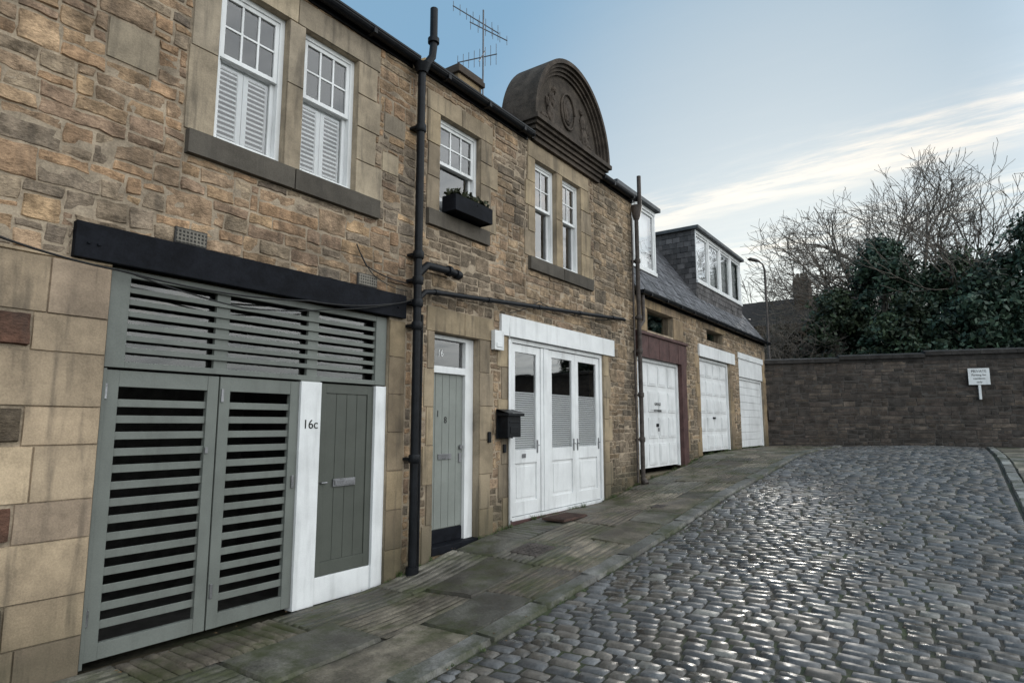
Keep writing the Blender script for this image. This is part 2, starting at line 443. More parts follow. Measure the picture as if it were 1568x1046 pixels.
pier=[]
for hgt in (.42,.3,.4,.28,.4,.28,.4,.28,.42):
    zt=min(z+hgt,2.83)
    if k%2==0: pier+= [(1.22,1.72,z,zt),(1.72,2.13,z,zt)] if k%4==0 else [(1.3,2.13,z,zt)]
    else:
        pier.append((1.64,2.13,z,zt)); 
        B.block(fmap,1.28,1.64,z+.02,zt-.01,d=.03,amp=.014,col=srgb(98,72,60) if k in (3,7) else srgb(88,78,66),cell=.05,gap=.006,m=0,tint=.3,vs_=2)
    z=zt; k+=1
if z<2.84: pier.append((1.3,2.13,z,2.86))
lowpal=[srgb(*c,.1) for c in ((178,156,128),(168,148,122),(184,162,132),(162,142,120))]
dress(B,pier,lowpal)
dress(B,[(5.12,5.38,-.25+.44*i,.19+.44*i) for i in range(7)],[srgb(148,130,102,.1),srgb(132,116,94,.1)])
dress(B,[(-3+.0+.7*i,-2.3+.7*i,-.35+.4*j,.05+.4*j) for i in range(6) for j in range(8)],lowpal)
solid=holes+surA+extra+sills+[beam,(5.12,5.4,-.4,2.86),(1.2,2.2,-.4,2.86),(-3,1.3,-.4,2.86)]
rubble(B,fmap,x0,5.5,-.3,6.2,solid,palA,greys=greyA)
B.build('front_wall',[m_rubble,m_dressed,m_mortar],hA,smooth=True,sharp=38)
B=MB(); B.box(1.84,5.34,-.06,.05,2.86,3.14)
for bx in (1.93,2.0,5.2): B.tube([(bx,-.06,2.98),(bx,-.075,2.98)],.014,8)
B.build('garage_beam',m_black,hA,bevel=.006)
GY=.05
def slatleaf(B,a,b,z0,z1,n,st=.1,top=.13,bot=.12,y=GY,gf=.5):
    B.box(a,a+st,y,y+.055,z0,z1);B.box(b-st,b,y,y+.055,z0,z1)
    B.box(a+st,b-st,y+.003,y+.052,z1-top,z1);B.box(a+st,b-st,y+.003,y+.052,z0,z0+bot)
    A,C=z0+bot,z1-top; p=(C-A)/n; g=p*gf
    for i in range(1,n):
        zc=A+p*i; B.box(a+st,b-st,y+.018,y+.036,zc-(p-g)/2,zc+(p-g)/2)
B=MB()
slatleaf(B,2.17,3.10,-.16,2.03,15,gf=.52)
slatleaf(B,3.115,3.955,-.16,2.03,15,gf=.52)
B.box(2.13,2.168,.03,.13,-.2,2.04)
slatleaf(B,2.13,5.11,2.05,2.845,7,st=.16,top=.06,bot=.05,y=.03,gf=.55)
B.box(3.96,4.2,.035,.09,2.03,2.05)
for t in (3.05,4.05): B.box(t,t+.13,.07,.11,2.06,2.83)
B.build('slatted_gate',m_gate,hA,bevel=.003)
B=MB(); B.box(3.96,4.21,.02,.14,-.2,2.035); B.box(4.96,5.118,.02,.14,-.2,2.035); B.box(4.21,4.96,.045,.14,-.2,.06)
B.build('white_posts',m_white,hA,bevel=.004)
B=MB()
B.box(4.215,4.955,.07,.1,.065,2.03)
B.box(4.215,4.30,.055,.07,.065,2.03);B.box(4.87,4.955,.055,.07,.065,2.03);B.box(4.30,4.87,.055,.07,1.93,2.03);B.box(4.30,4.87,.055,.07,.065,.2)
for i in range(4): B.box(4.303+.141*i,4.438+.141*i,.064,.07,.202,1.928)
B.build('entrance_door',m_door,hA,bevel=.003)
B=MB(); B.box(4.42,4.72,.045,.063,.95,1.03); B.box(4.44,4.70,.038,.045,.965,1.015); B.tube([(4.26,.055,1.0),(4.26,.03,1.0),(4.33,.03,1.0)],.009,8)
B.box(3.90,3.93,.035,.05,.98,1.1); B.box(3.0,3.03,.035,.05,1.35,1.4)
for zz in (.1,1.8):
    B.box(2.155,2.185,.038,.05,zz,zz+.12);B.box(3.125,3.15,.038,.05,zz,zz+.12)
B.build('door_furniture',m_brass,hA,bevel=.002)
text('16c',4.085,1.56,.13,.018,hA,m_letter,'house_number')
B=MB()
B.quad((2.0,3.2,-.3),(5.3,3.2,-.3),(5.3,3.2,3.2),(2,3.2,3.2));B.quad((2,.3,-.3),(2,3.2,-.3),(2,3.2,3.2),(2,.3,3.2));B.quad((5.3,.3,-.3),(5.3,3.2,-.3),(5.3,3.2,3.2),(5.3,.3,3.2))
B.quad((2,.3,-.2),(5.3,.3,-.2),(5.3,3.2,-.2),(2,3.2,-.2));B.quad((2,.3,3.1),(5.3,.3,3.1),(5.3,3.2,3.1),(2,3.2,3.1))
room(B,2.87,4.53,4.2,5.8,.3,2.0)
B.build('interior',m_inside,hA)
WB=MB();GB=MB();SB=MB()
for (a,b,c,d) in wA:
    sash(WB,GB,a,b,c,d,.07,3,2,.56)
    zt=c+(d-c)*.56
    mid=(a+b)/2
    for (p,q) in ((a+.06,mid-.004),(mid+.004,b-.06)):
        SB.box(p,p+.05,.18,.205,c+.06,zt-.0);SB.box(q-.05,q,.18,.205,c+.06,zt-.0);SB.box(p+.05,q-.05,.18,.205,c+.06,c+.13);SB.box(p+.05,q-.05,.18,.205,zt-.06,zt)
        z=c+.135
        while z<zt-.08:
            SB.quad((p+.05,.172,z),(q-.05,.172,z),(q-.05,.206,z+.04),(p+.05,.206,z+.04)); z+=.05
GB.quad((2.2,.14,2.08),(5.0,.14,2.08),(5.0,.14,2.82),(2.2,.14,2.82))
WB.build('sash_frames',m_white,hA,bevel=.003); GB.build('glazing',m_glass,hA); SB.build('shutters',m_blind,hA)
def slope_roof(name,x0,x1,y0,z0,y1,z1,parent,yb=6.5):
    B=MB()
    def rm(u,v,d):
        L=math.hypot(y1-y0,z1-z0); ty,tz=(y1-y0)/L,(z1-z0)/L
        return (u,y0+ty*v-tz*d,z0+tz*v+ty*d)
    L=math.hypot(y1-y0,z1-z0)
    B.quad(rm(x0,0,0),rm(x1,0,0),rm(x1,L,0),rm(x0,L,0),0,(.05,.05,.055))
    v=0;k=0
    while v<L-.02:
        vb=min(v+.2,L); x=x0-(.13 if k%2 else 0)
        while x<x1:
            a=max(x,x0);b=min(x+.26,x1)
            if b-a>.03:
                g=R.uniform(.6,1.45); 
                B.block(rm,a,b,v,vb,d=.014+R.uniform(-.003,.008),amp=.003,col=(.075*g,.075*g,.082*g),cell=.3,edge=.006,jit=.005,gap=.003,back=.001)
            x+=.26
        v=vb;k+=1
    B.quad((x0,y1,z1),(x1,y1,z1),(x1,yb,z0),(x0,yb,z0),0,(.06,.06,.065))
    B.v+= [(x0,y0,z0),(x0,y1,z1),(x0,yb,z0),(x1,y0,z0),(x1,y1,z1),(x1,yb,z0)];B.c+=[(.08,.07,.06)]*6;n=len(B.v)-6
    B.f+=[(n,n+1,n+2),(n+3,n+5,n+4)];B.m+=[0,0]
    return B.build(name,m_slate,parent)
def shell(name,x0,x1,z1,parent,yb=6.5):
    B=MB()
    for q in (((x0,.02,-.4),(x0,yb,-.4),(x0,yb,z1),(x0,.02,z1)),((x1,.02,-.4),(x1,yb,-.4),(x1,yb,z1),(x1,.02,z1)),((x0,yb,-.4),(x1,yb,-.4),(x1,yb,z1),(x0,yb,z1)),((x0,.0,z1),(x1,.0,z1),(x1,yb,z1),(x0,yb,z1))):
        B.quad(*q,0,srgb(120,100,78))
    B.build(name,m_rubble,parent)
slope_roof('slate_roof',-3,5.5,-.06,6.2,3.2,8.0,hA); shell('side_walls',-3,5.49,6.19,hA)
def gutter(name,x0,x1,z,parent,m=m_iron,y=-.11,r=.065):
    B=MB(); n=8
    for i in range(n):
        a0=math.pi+math.pi*i/n;a1=math.pi+math.pi*(i+1)/n
        B.quad((x0,y+r*math.cos(a0),z+r*math.sin(a0)),(x1,y+r*math.cos(a0),z+r*math.sin(a0)),(x1,y+r*math.cos(a1),z+r*math.sin(a1)),(x0,y+r*math.cos(a1),z+r*math.sin(a1)))
    B.box(x0,x1,y-r-.008,y-r+.004,z-.006,z+.018);
    B.box(x0-.004,x0+.004,y-r,y+r,z-r,z+.01);B.box(x1-.004,x1+.004,y-r,y+r,z-r,z+.01)
    x=x0+.4
    while x<x1: B.box(x,x+.05,y-r-.004,y+r,z-r-.006,z+.012); x+=.9
    B.box(x0,x1,-.035,.0,z-.09,z+.03)
    return B.build(name,m,parent)
gutter('gutter',-3,5.38,6.21,hA)
B=MB()
for vx in (2.72,4.74):
    B.box(vx-.14,vx+.14,-.035,-.01,3.15,3.29,0)
    for i in range(8): B.box(vx-.125+.033*i,vx-.112+.033*i,-.042,-.035,3.16,3.28,1)
    for i in range(4): B.box(vx-.13,vx+.13,-.041,-.035,3.165+.033*i,3.178+.033*i,1)
B.build('air_bricks',[m_inside,mat('vent_terracotta',base=(.16,.145,.12),rough=.8)],hA)

# =============================================================== HOUSE B
hB=empty('mews_house')
d16=(5.9,6.83,0.0,2.78); gar2=(7.56,10.58,.1,2.9)
wB=[(5.95,6.82,4.37,5.73),(8.26,8.93,4.26,5.93),(9.14,9.79,4.26,5.93)]
holes=[d16,gar2]+wB
wl=(7.3,11.0,2.9,3.21)
surB=quoins(-1,5.95,4.37,5.73,.27,.22,.45)+quoins(1,6.82,4.37,5.73,.42,.28,.34)+[(5.68,6.4,5.73,6.0),(6.4,7.12,5.73,6.0)]
surB+=quoins(-1,8.26,4.26,5.93,.28,.2,.42)+quoins(1,9.79,4.26,5.93,.44,.34,.42)+[(8.93,9.14,4.26,5.1),(8.93,9.14,5.1,5.93),(8.05,9.03,5.93,6.2),(9.03,10.1,5.93,6.2)]
surB+=[(5.75,6.5,2.78,3.1),(6.5,7.15,2.78,3.1)]+quoins(-1,5.9,-.1,2.78,.18,.12,.48)+quoins(1,6.83,0.0,2.78,.34,.26,.5)+quoins(-1,7.56,0.1,2.9,.3,.2,.5,True)
surB+=quoins(1,10.58,.1,2.9,.2,.3,.4)
sB=[(5.7,7.0,4.15,4.37),(8.06,9.1,4.04,4.26),(9.1,10.18,4.04,4.26)]
B=MB()
backing(B,fmap,5.5,10.25,-.4,6.25,holes,m=2); backing(B,fmap,10.25,12.05,-.4,6.35,holes,m=2)
for h in holes: lining(B,fmap,h,.3,1,dressA[1])
dress(B,surB,[srgb(160,142,114,.1),srgb(150,134,110,.1),srgb(142,127,106,.1)]); dress(B,sB,dressDark,d=.06)
solid=holes+surB+sB+[wl]
rubble(B,fmap,5.5,8.0,-.2,6.25,solid,palA[:4]+palB,greys=greyB)
rubble(B,fmap,8.0,10.3,-.2,6.25,solid,palB,greys=greyB)
rubble(B,fmap,10.3,12.0,-.2,6.35,solid,palB[:3]+palC,greys=greyB)
B.build('front_wall',[m_rubble,m_dressed,m_mortar],hB,smooth=True,sharp=38)
slope_roof('slate_roof',5.5,10.25,-.06,6.24,3.2,8.0,hB); shell('side_walls',5.51,12.04,6.23,hB)
slope_roof('slate_roof',10.25,12.05,-.06,6.36,2.6,7.6,hB)
gutter('gutter',5.52,8.02,6.26,hB); gutter('gutter',10.5,12.05,6.38,hB)
WB=MB();GB=MB();IB=MB();SB=MB()
sash(WB,GB,*wB[0],.07,3,2,.55); sash(WB,GB,*wB[1],.07,2,2,.55); sash(WB,GB,*wB[2],.07,2,2,.55)
for a,b,c,d in wB[:1]: SB.box(a+.07,b-.07,.2,.21,c+.05,c+.32)
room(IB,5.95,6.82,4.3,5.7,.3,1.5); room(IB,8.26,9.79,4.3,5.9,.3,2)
WB.box(5.905,5.96,.12,.2,.08,2.77);WB.box(6.655,6.825,.1,.2,.08,2.77);WB.box(5.96,6.655,.1,.2,2.27,2.36);WB.box(5.96,6.655,.1,.2,2.72,2.77)
GB.quad((5.96,.16,2.36),(6.655,.16,2.36),(6.655,.16,2.72),(5.96,.16,2.72))
room(IB,6.3,6.3,1,2.4,.3,1.0)
DB=MB()
DB.box(5.96,6.655,.16,.2,.27,2.27)
for i in range(5):
    w=(6.655-5.96)/5; DB.box(5.96+w*i+.003,5.96+w*(i+1)-.003,.145,.16,.28,2.27)
DB.build('entrance_door',m_door2,hB,bevel=.003)
DB=MB(); DB.box(5.9,6.83,-.02,.25,.0,.1,0);DB.box(5.96,6.655,.14,.22,.1,.27,0); DB.build('door_step',m_black,hB,bevel=.01)
FB=MB(); FB.box(6.16,6.42,.13,.145,1.15,1.22);FB.tube([(6.6,.145,1.3),(6.6,.11,1.3)],[.03,.03],12);FB.box(6.57,6.62,.13,.145,1.1,1.22)
text('1',6.15,1.7,.12,.142,hB,m_letter,'house_number'); text('8',6.3,1.62,.12,.142,hB,m_letter,'house_number'); text('16',6.2,2.5,.12,.155,hB,m_white,'house_number')
WB.box(7.3,11.0,-.045,.06,2.9,3.21)
WB.box(7.565,7.66,.02,.14,.22,2.895);WB.box(10.5,10.575,.02,.14,.22,2.895);WB.box(7.66,10.5,.02,.14,2.83,2.895);WB.box(7.66,10.5,.02,.14,.2,.25)
def gleaf(a,b,y=.05,z0=.26,z1=2.82,mid=1.12):
    s=.11
    WB.box(a,a+s,y,y+.05,z0,z1);WB.box(b-s,b,y,y+.05,z0,z1);WB.box(a+s,b-s,y,y+.05,z1-.12,z1);WB.box(a+s,b-s,y,y+.05,z0,z0+.2);WB.box(a+s,b-s,y,y+.05,mid-.1,mid+.1)
    WB.box(a+s,b-s,y+.02,y+.035,z0+.2,mid-.1)
    WB.box(a+s+.05,b-s-.05,y+.012,y+.02,z0+.25,mid-.15)
    GB.quad((a+s,y+.025,mid+.1),(b-s,y+.025,mid+.1),(b-s,y+.025,z1-.12),(a+s,y+.025,z1-.12))
    blinds(SB,a+s-.0,b-s+.0,mid+.1,mid+.98,y+.034,.034,.028)
gleaf(7.665,8.47);gleaf(8.72,9.6);gleaf(9.605,10.495)
WB.box(8.475,8.715,.035,.11,.26,2.82);WB.box(8.55,8.64,.022,.035,.26,2.82)
for t in (8.38,9.53,9.66,10.44): FB.tube([(t,.05,1.28),(t,.01,1.28),(t-.07,.01,1.28)],.01,8);FB.box(t-.018,t+.018,.042,.05,1.16,1.36)
FB.box(7.95,8.05,.04,.05,1.1,1.16)
FB.build('door_furniture',m_brass,hB,bevel=.002)
SB.build('blinds',m_blind,hB)
GB.build('glazing',m_glass,hB)
B=MB(); B.box(7.57,10.57,-.01,.2,.08,.2); B.build('timber_threshold',m_brown,hB,bevel=.008)
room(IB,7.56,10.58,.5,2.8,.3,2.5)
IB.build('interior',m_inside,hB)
WB.build('window_and_door_frames',m_white,hB,bevel=.003)
# pediment
dk=srgb(74,66,59)
B=MB()
def mould(B,x0,x1,prof,yb=.5):
    for (z0,z1,p) in prof: B.box(x0-p,x1+p,-p-.03,yb,z0,z1,0,dk)
mould(B,8.2,10.42,[(6.22,6.3,.04),(6.30,6.37,.08),(6.372,6.44,.12),(6.442,6.5,.17),(6.502,6.58,.22)])
cx,cz=9.33,6.58
seg=36
def arcpt(r,t,y,sq=1.1): return (cx-r*math.cos(t),y,cz+r*math.sin(t)*sq)
def arcband(B,r0,r1,y0,y1,col):
    for i in range(seg):
        a=math.pi*i/seg;b=math.pi*(i+1)/seg
        B.quad(arcpt(r0,a,y0),arcpt(r1,a,y0),arcpt(r1,b,y0),arcpt(r0,b,y0),0,col)
        B.quad(arcpt(r1,a,y0),arcpt(r1,a,y1),arcpt(r1,b,y1),arcpt(r1,b,y0),0,col)
        B.quad(arcpt(r0,a,y0),arcpt(r0,b,y0),arcpt(r0,b,y1),arcpt(r0,a,y1),0,col)
arcband(B,1.26,1.33,-.2,.5,dk);arcband(B,1.21,1.26,-.15,.5,dk);arcband(B,1.16,1.21,-.1,.5,dk);arcband(B,1.11,1.16,-.06,.3,dk)
for i in range(seg):
    a=math.pi*i/seg;b=math.pi*(i+1)/seg
    for yy in (-.02,.48): B.quad(arcpt(0,a,yy),arcpt(1.22,a,yy),arcpt(1.22,b,yy),arcpt(0,b,yy),0,srgb(68,61,54))
B.build('arched_pediment',m_dark,hB)
B=MB()
pts=[(cx+.24*math.cos(t),-.035,cz+.62+.33*math.sin(t)) for t in [2*math.pi*i/24 for i in range(25)]]
B.tube(pts,.022,8,0,dk); 
def blob(c,rx,rz,ry=.09):
    n=len(B.v);S=16;K=8
    for j in range(K+1):
        ph=math.pi/2*j/K
        for i in range(S):
            th_=2*math.pi*i/S; q=1+.55*noise.noise(Vector((c[0]*3+math.cos(th_)*1.9,c[1]*3+math.sin(th_)*1.9,j*.7)))
            B.v.append((c[0]+rx*q*math.cos(ph)*math.cos(th_),-.02-ry*math.sin(ph)*q,c[1]+rz*q*math.cos(ph)*math.sin(th_)));B.c.append(dk)
    for j in range(K):
        for i in range(S): B.f.append((n+j*S+i,n+j*S+(i+1)%S,n+(j+1)*S+(i+1)%S,n+(j+1)*S+i));B.m.append(0)
blob((cx,cz+.62),.15,.23,.025)
for s in (-1,1):
    for (dx,dz,a,b) in ((.6,.32,.14,.22),(.54,.6,.1,.16),(.48,.82,.06,.07),(.78,.2,.13,.08),(.92,.12,.1,.06),(.4,.16,.1,.07),(.7,.5,.06,.12)):
        blob((cx+s*dx,cz+dz),a,b,.045)
B.build('carved_relief',m_dark,hB,smooth=True)
B=MB()
B.box(7.9,8.55,1.35,2.0,6.4,7.76,0,srgb(140,122,96));B.box(7.85,8.6,1.3,2.05,7.76,7.86,0,dk);B.box(7.88,8.57,1.33,2.02,7.86,7.93,0,dk)
B.tube([(8.1,1.6,7.93),(8.1,1.6,8.02)],[.12,.1],12,0,srgb(170,140,100))
B.tube([(7.35,1.6,6.6),(7.35,1.6,7.66),(7.35,1.6,7.70),(7.35,1.6,7.77)],[.12,.11,.14,.13],12,0,srgb(180,152,112))
B.build('chimney_stack',m_dressed,hB,bevel=.01)

# =============================================================== GARAGE BUILDING
hC=empty('garage_building')
g1=(12.12,14.7,.55,3.5); g2=(16.0,18.65,.7,3.36); g3=(19.6,22.45,.7,3.8)
bw=[(12.7,14.25,3.64,4.12),(16.7,18.1,3.86,4.16)]
holes=[g1,g2,g3]+bw
B=MB(); backing(B,fmap,12.05,22.85,-.2,4.42,holes,m=2)
for h in holes: lining(B,fmap,h,.3,1,dressA[1])
sur=quoins(1,14.7,.6,3.5,.3,.38,.4)+quoins(-1,16.0,.8,3.4,.3,.2,.35)+quoins(1,18.65,.8,3.4,.22,.3,.35)+quoins(1,22.45,.8,4.1,.38,.38,.35)+[(12.1,12.7,3.6,4.1),(14.25,14.9,3.6,4.1),(12.4,13.5,4.12,4.38),(13.5,14.6,4.12,4.38),(16.4,17.4,4.16,4.38),(17.4,18.4,4.16,4.38)]
dress(B,sur,[srgb(150,129,101,.1),srgb(138,119,96,.1),srgb(158,136,104,.1)])
whl=(15.95,19.1,3.36,3.68)
rubble(B,fmap,12.05,22.85,.3,4.42,holes+sur+[whl,(12.1,14.95,3.42,3.6)],palB[:4]+palC[:2],cell=.09,greys=greyB)
B.build('front_wall',[m_rubble,m_dressed,m_mortar],hC,smooth=True,sharp=38)
B=MB(); B.box(12.06,14.95,-.06,.08,3.02,3.5); B.box(14.55,14.86,-.07,.1,.62,3.02);B.box(12.02,14.98,-.1,.0,3.5,3.56)
for i in range(1,5): B.box(12.06+.58*i-.01,12.06+.58*i+.01,-.068,-.06,3.03,3.49)
B.build('brown_fascia',m_brown,hC,bevel=.005)
B=MB(); IB=MB()
def gdoor(B,a,b,z0,z1,y,cols,rows,rib=False):
    B.box(a,b,y,y+.04,z0,z1)
    B.box(a-.08,a,y-.05,y+.05,z0-.02,z1+.07);B.box(b,b+.08,y-.05,y+.05,z0-.02,z1+.07);B.box(a,b,y-.05,y+.05,z1,z1+.07)
    for r in range(rows):
        h=(z1-z0)/rows
        if rib: B.box(a+.01,b-.01,y-.018,y,z0+h*r+.008,z0+h*(r+1)-.008)
        else:
            for c in range(cols):
                w=(b-a)/cols; B.box(a+w*c+.06,a+w*(c+1)-.06,y-.016,y,z0+h*r+.06,z0+h*(r+1)-.06); B.box(a+w*c+.1,a+w*(c+1)-.1,y-.024,y-.016,z0+h*r+.1,z0+h*(r+1)-.1)
gdoor(B,12.2,14.47,.68,2.95,.08,4,4); gdoor(B,16.1,18.55,.9,3.28,.1,4,5); gdoor(B,19.7,22.35,.9,2.98,.1,1,9,True)
B.box(15.95,19.1,-.05,.04,3.36,3.68); B.box(19.62,22.43,.0,.12,3.06,3.62)
B.box(19.55,22.5,-.03,.0,3.62,3.8)
B.build('garage_doors',m_white,hC,bevel=.006)
B=MB(); B.box(13.2,13.34,.045,.056,1.55,1.62);B.box(13.28,13.31,.03,.045,1.45,1.53);B.box(17.2,17.4,.06,.076,1.75,1.8);B.build('door_handles',m_iron,hC)
text('GARAGE',13.3,2.02,.09,.05,hC,m_letter,'garage_lettering');text('NO PARKING',13.3,1.88,.07,.05,hC,m_letter,'garage_lettering')
B=MB(); room(B,12.8,14.1,3.7,4.0,.3,.6);room(B,16.8,18,3.9,4.1,.3,.6); B.build('interior',m_inside,hC)
GB=MB(); 
for a,b,c,d in bw: GB.quad((a,.12,c),(b,.12,c),(b,.12,d),(a,.12,d))
shell('side_walls',12.06,22.85,4.4,hC,5)
slope_roof('slate_roof',12.06,22.9,-.1,4.4,1.75,7.0,hC,5)
gutter('gutter',12.1,22.9,4.4,hC,y=-.16)
WB=MB();SBt=MB()
def dormer(x0,x1,z0,zw,zt,n,yf=.45):
    WB.box(x0,x1,yf-.03,yf+.08,zt-.1,zt-.0);WB.box(x0,x1,yf-.05,yf+.08,zw-.09,zw)
    w=(x1-x0)/n
    for i in range(n+1):
        c=x0+w*i; a=max(x0,c-.06);b=min(x1,c+.06); WB.box(a,b,yf-.02,yf+.08,zw,zt-.1)
    for i in range(n):
        A,C=x0+w*i+.06,x0+w*(i+1)-.06
        WB.box(A,A+.05,yf,yf+.05,zw,zt-.1);WB.box(C-.05,C,yf,yf+.05,zw,zt-.1);WB.box(A+.05,C-.05,yf,yf+.05,zt-.16,zt-.1);WB.box(A+.05,C-.05,yf,yf+.05,zw,zw+.06)
    GB.quad((x0,yf+.03,zw),(x1,yf+.03,zw),(x1,yf+.03,zt-.1),(x0,yf+.03,zt-.1))
    def hang(mp,u0,u1,v0,v1):
        SBt.quad(mp(u0,v0,0),mp(u1,v0,0),mp(u1,v1,0),mp(u0,v1,0),0,(.05,.05,.055))
        v=v0;k=0
        while v<v1-.02:
            vb=min(v+.16,v1);u=u0-(.11 if k%2 else 0)
            while u<u1:
                a=max(u,u0);b=min(u+.22,u1)
                if b-a>.03:
                    g=R.uniform(.6,1.5); SBt.block(mp,a,b,v,vb,d=.012+R.uniform(-.003,.007),amp=.003,col=(.075*g,.07*g,.07*g),cell=.3,edge=.005,jit=.005,gap=.003,back=.001)
                u+=.22
            v=vb;k+=1
    if zw-.1-z0>.1: hang(lambda u,v,d:(u,yf-d,v),x0,x1,z0,zw-.09)
    hang(lambda u,v,d:(x0-d,-u,v),-3.2,-yf,z0-.2,zt)
    SBt.quad((x1,yf,z0),(x1,3.2,z0),(x1,3.2,zt),(x1,yf,zt),0,(.08,.08,.085)) 
    RB.box(x0-.1,x1+.1,yf-.14,3.3,zt,zt+.1)
    IBd.quad((x0+.02,.6,z0),(x1,.6,z0),(x1,.6,zt-.03),(x0+.02,.6,zt-.03));
RB=MB();IBd=MB()
dormer(12.15,14.4,5.0,5.28,6.84,2,.45); dormer(17.4,21.95,5.0,5.72,7.2,4,.45)
RB.build('dormer_roofs',mat('lead_flashing',base=(.07,.075,.08),rough=.55,bump=.2,spec=.3),hC,bevel=.01)
WB.build('dormer_windows',m_white,hC,bevel=.004);GB.build('glazing',m_glass,hC);SBt.build('hung_slates',m_slate,hC);IBd.build('dormer_blinds',m_blind,hC)

# =============================================================== drainpipes
def pipe(path,r,collars=()):
    B=MB(); B.tube(path,r,14)
    for c in collars:
        x,y,z=c; B.tube([(x,y,z-.05),(x,y,z-.035),(x,y,z+.035),(x,y,z+.05)],[r*1.2,r*1.38,r*1.38,r*1.2],14)
        B.box(x-r*1.6,x+r*1.6,y+r*.5,-.01,z-.015,z+.015)
    return B
B=pipe([(5.45,-.13,-.2),(5.45,-.13,6.0),(5.47,-.13,6.12),(5.56,-.2,6.3),(5.58,-.2,6.45),(5.58,-.2,6.98)],.05,[(5.45,-.13,z) for z in (1.2,2.78,3.06,3.34,3.66,5.3)])
B.tube([(5.45,-.13,6.05),(5.45,-.13,6.16)],[.07,.11],14)
B.tube([(5.58,-.2,6.5),(5.58,-.2,6.56)],.075,14)
B.tube([(5.45,-.13,3.42),(5.6,-.14,3.56),(6.05,-.14,3.57),(6.2,-.14,3.55)],.05,12)
B.tube([(5.98,-.14,3.57),(6.03,-.14,3.57)],.07,12);B.tube([(6.14,-.14,3.556),(6.2,-.14,3.55),(6.24,-.14,3.56)],[.065,.065,.05],12)
B.tube([(5.45,-.13,3.1),(5.58,-.13,3.22),(5.75,-.12,3.25),(11.25,-.12,3.66),(11.35,-.1,3.66)],.034,12)
for t in (5.8,6.9,8.2,9.5,10.8):
    z=3.25+(t-5.75)/5.5*.41; B.tube([(t-.04,-.12,z-.003),(t+.04,-.12,z+.003)],.042,12); B.box(t-.012,t+.012,-.11,-.01,z-.02,z+.02)
B.tube([(5.62,-.05,2.95),(5.62,-.05,-.05)],.018,8)
B.tube([(5.45,-.13,-.02),(5.45,-.13,-.2)],[.075,.085],14)
B.build('drainpipe',m_iron,smooth=True,sharp=40)
B=pipe([(12.0,-.13,.42),(12.0,-.13,6.0),(12.02,-.2,6.2),(12.02,-.2,6.85)],.044,[(12.0,-.13,z) for z in (1.3,2.2,3.1,3.8,5.0)])
B.tube([(12.0,-.13,5.9),(12.0,-.13,6.0),(12.0,-.14,6.2)],[.06,.09,.12],12);B.tube([(12.0,-.13,3.6),(12.2,-.14,3.75),(12.2,-.14,4.3)],.04,10)
B.tube([(11.86,-.08,.45),(11.86,-.08,5.9)],.02,8)
B.tube([(12.0,-.13,.5),(11.98,-.2,.42)],[.06,.065],12)
B.build('drainpipe',m_greyiron,smooth=True,sharp=40)
B=MB(); B.tube([(7.5,-.04,2.85),(7.5,-.04,.15)],.016,8);B.tube([(7.5,-.04,2.85),(7.5,-.04,3.15),(7.62,-.03,3.2)],.012,8);B.build('drainpipe',m_white,smooth=True)

# cables
B=MB()
def cable(pts,r=.006,sag=.06):
    P=[]
    for a,b in zip(pts,pts[1:]):
        a=Vector(a);b=Vector(b)
        for i in range(10):
            t=i/10;q=a.lerp(b,t);q.z-=sag*4*t*(1-t)*(b-a).length/3; P.append(q)
    P.append(Vector(pts[-1])); B.tube(P,r,6)
cable([(-3,-.1,3.2),(1.2,-.1,2.92),(2.15,-.1,2.80),(3.9,-.12,2.84),(5.0,-.1,2.98),(5.4,-.1,3.1)],.009,.09)
cable([(2.2,-.1,2.80),(3.2,-.11,2.66),(4.2,-.1,2.80),(5.1,-.1,3.0)],.007,.06)
cable([(4.55,-.05,3.6),(4.7,-.05,3.38),(5.35,-.06,3.3)],.007,.15)
cable([(4.62,-.05,3.5),(4.8,-.05,3.3),(5.35,-.06,3.2)],.005,.2)
cable([(7.5,-.05,3.25),(8.3,-.05,3.55),(9.6,-.05,3.5),(11.2,-.08,3.68)],.007,.1)
B.build('overhead_cable',m_letter,smooth=True)

# =============================================================== small objects
o=empty('mailbox')
B=MB(); B.box(7.24,7.56,-.2,-.03,1.42,1.72);B.box(7.2,7.6,-.24,-.03,1.72,1.76);B.quad((7.2,-.24,1.762),(7.6,-.24,1.762),(7.6,-.03,1.82),(7.2,-.03,1.82));B.box(7.2,7.6,-.035,-.02,1.4,1.82)
B.box(7.28,7.52,-.206,-.2,1.62,1.65);B.box(7.3,7.5,-.207,-.2,1.47,1.57);B.build('mailbox_body',m_iron,o,bevel=.006)
B=MB(); B.box(7.0,7.06,-.05,-.02,1.35,1.5);B.box(7.36,7.42,-.05,-.02,1.2,1.32);B.build('key_safe',m_iron,bevel=.01)
o=empty('alarm_box'); B=MB(); B.box(7.08,7.3,-.09,-.02,2.66,2.94);B.box(7.12,7.26,-.1,-.09,2.7,2.76);B.build('alarm_casing',m_white,o,bevel=.02)
B=MB(); zm=max(H(a,b) for a in (8.05,8.4,8.75) for b in (-.62,-.4,-.24)); B.box(8.05,8.75,-.62,-.24,zm,zm+.03)
for i in range(11): B.box(8.07+.063*i,8.10+.063*i,-.61,-.25,zm+.031,zm+.038)
o=B.build('doormat',m_mat)
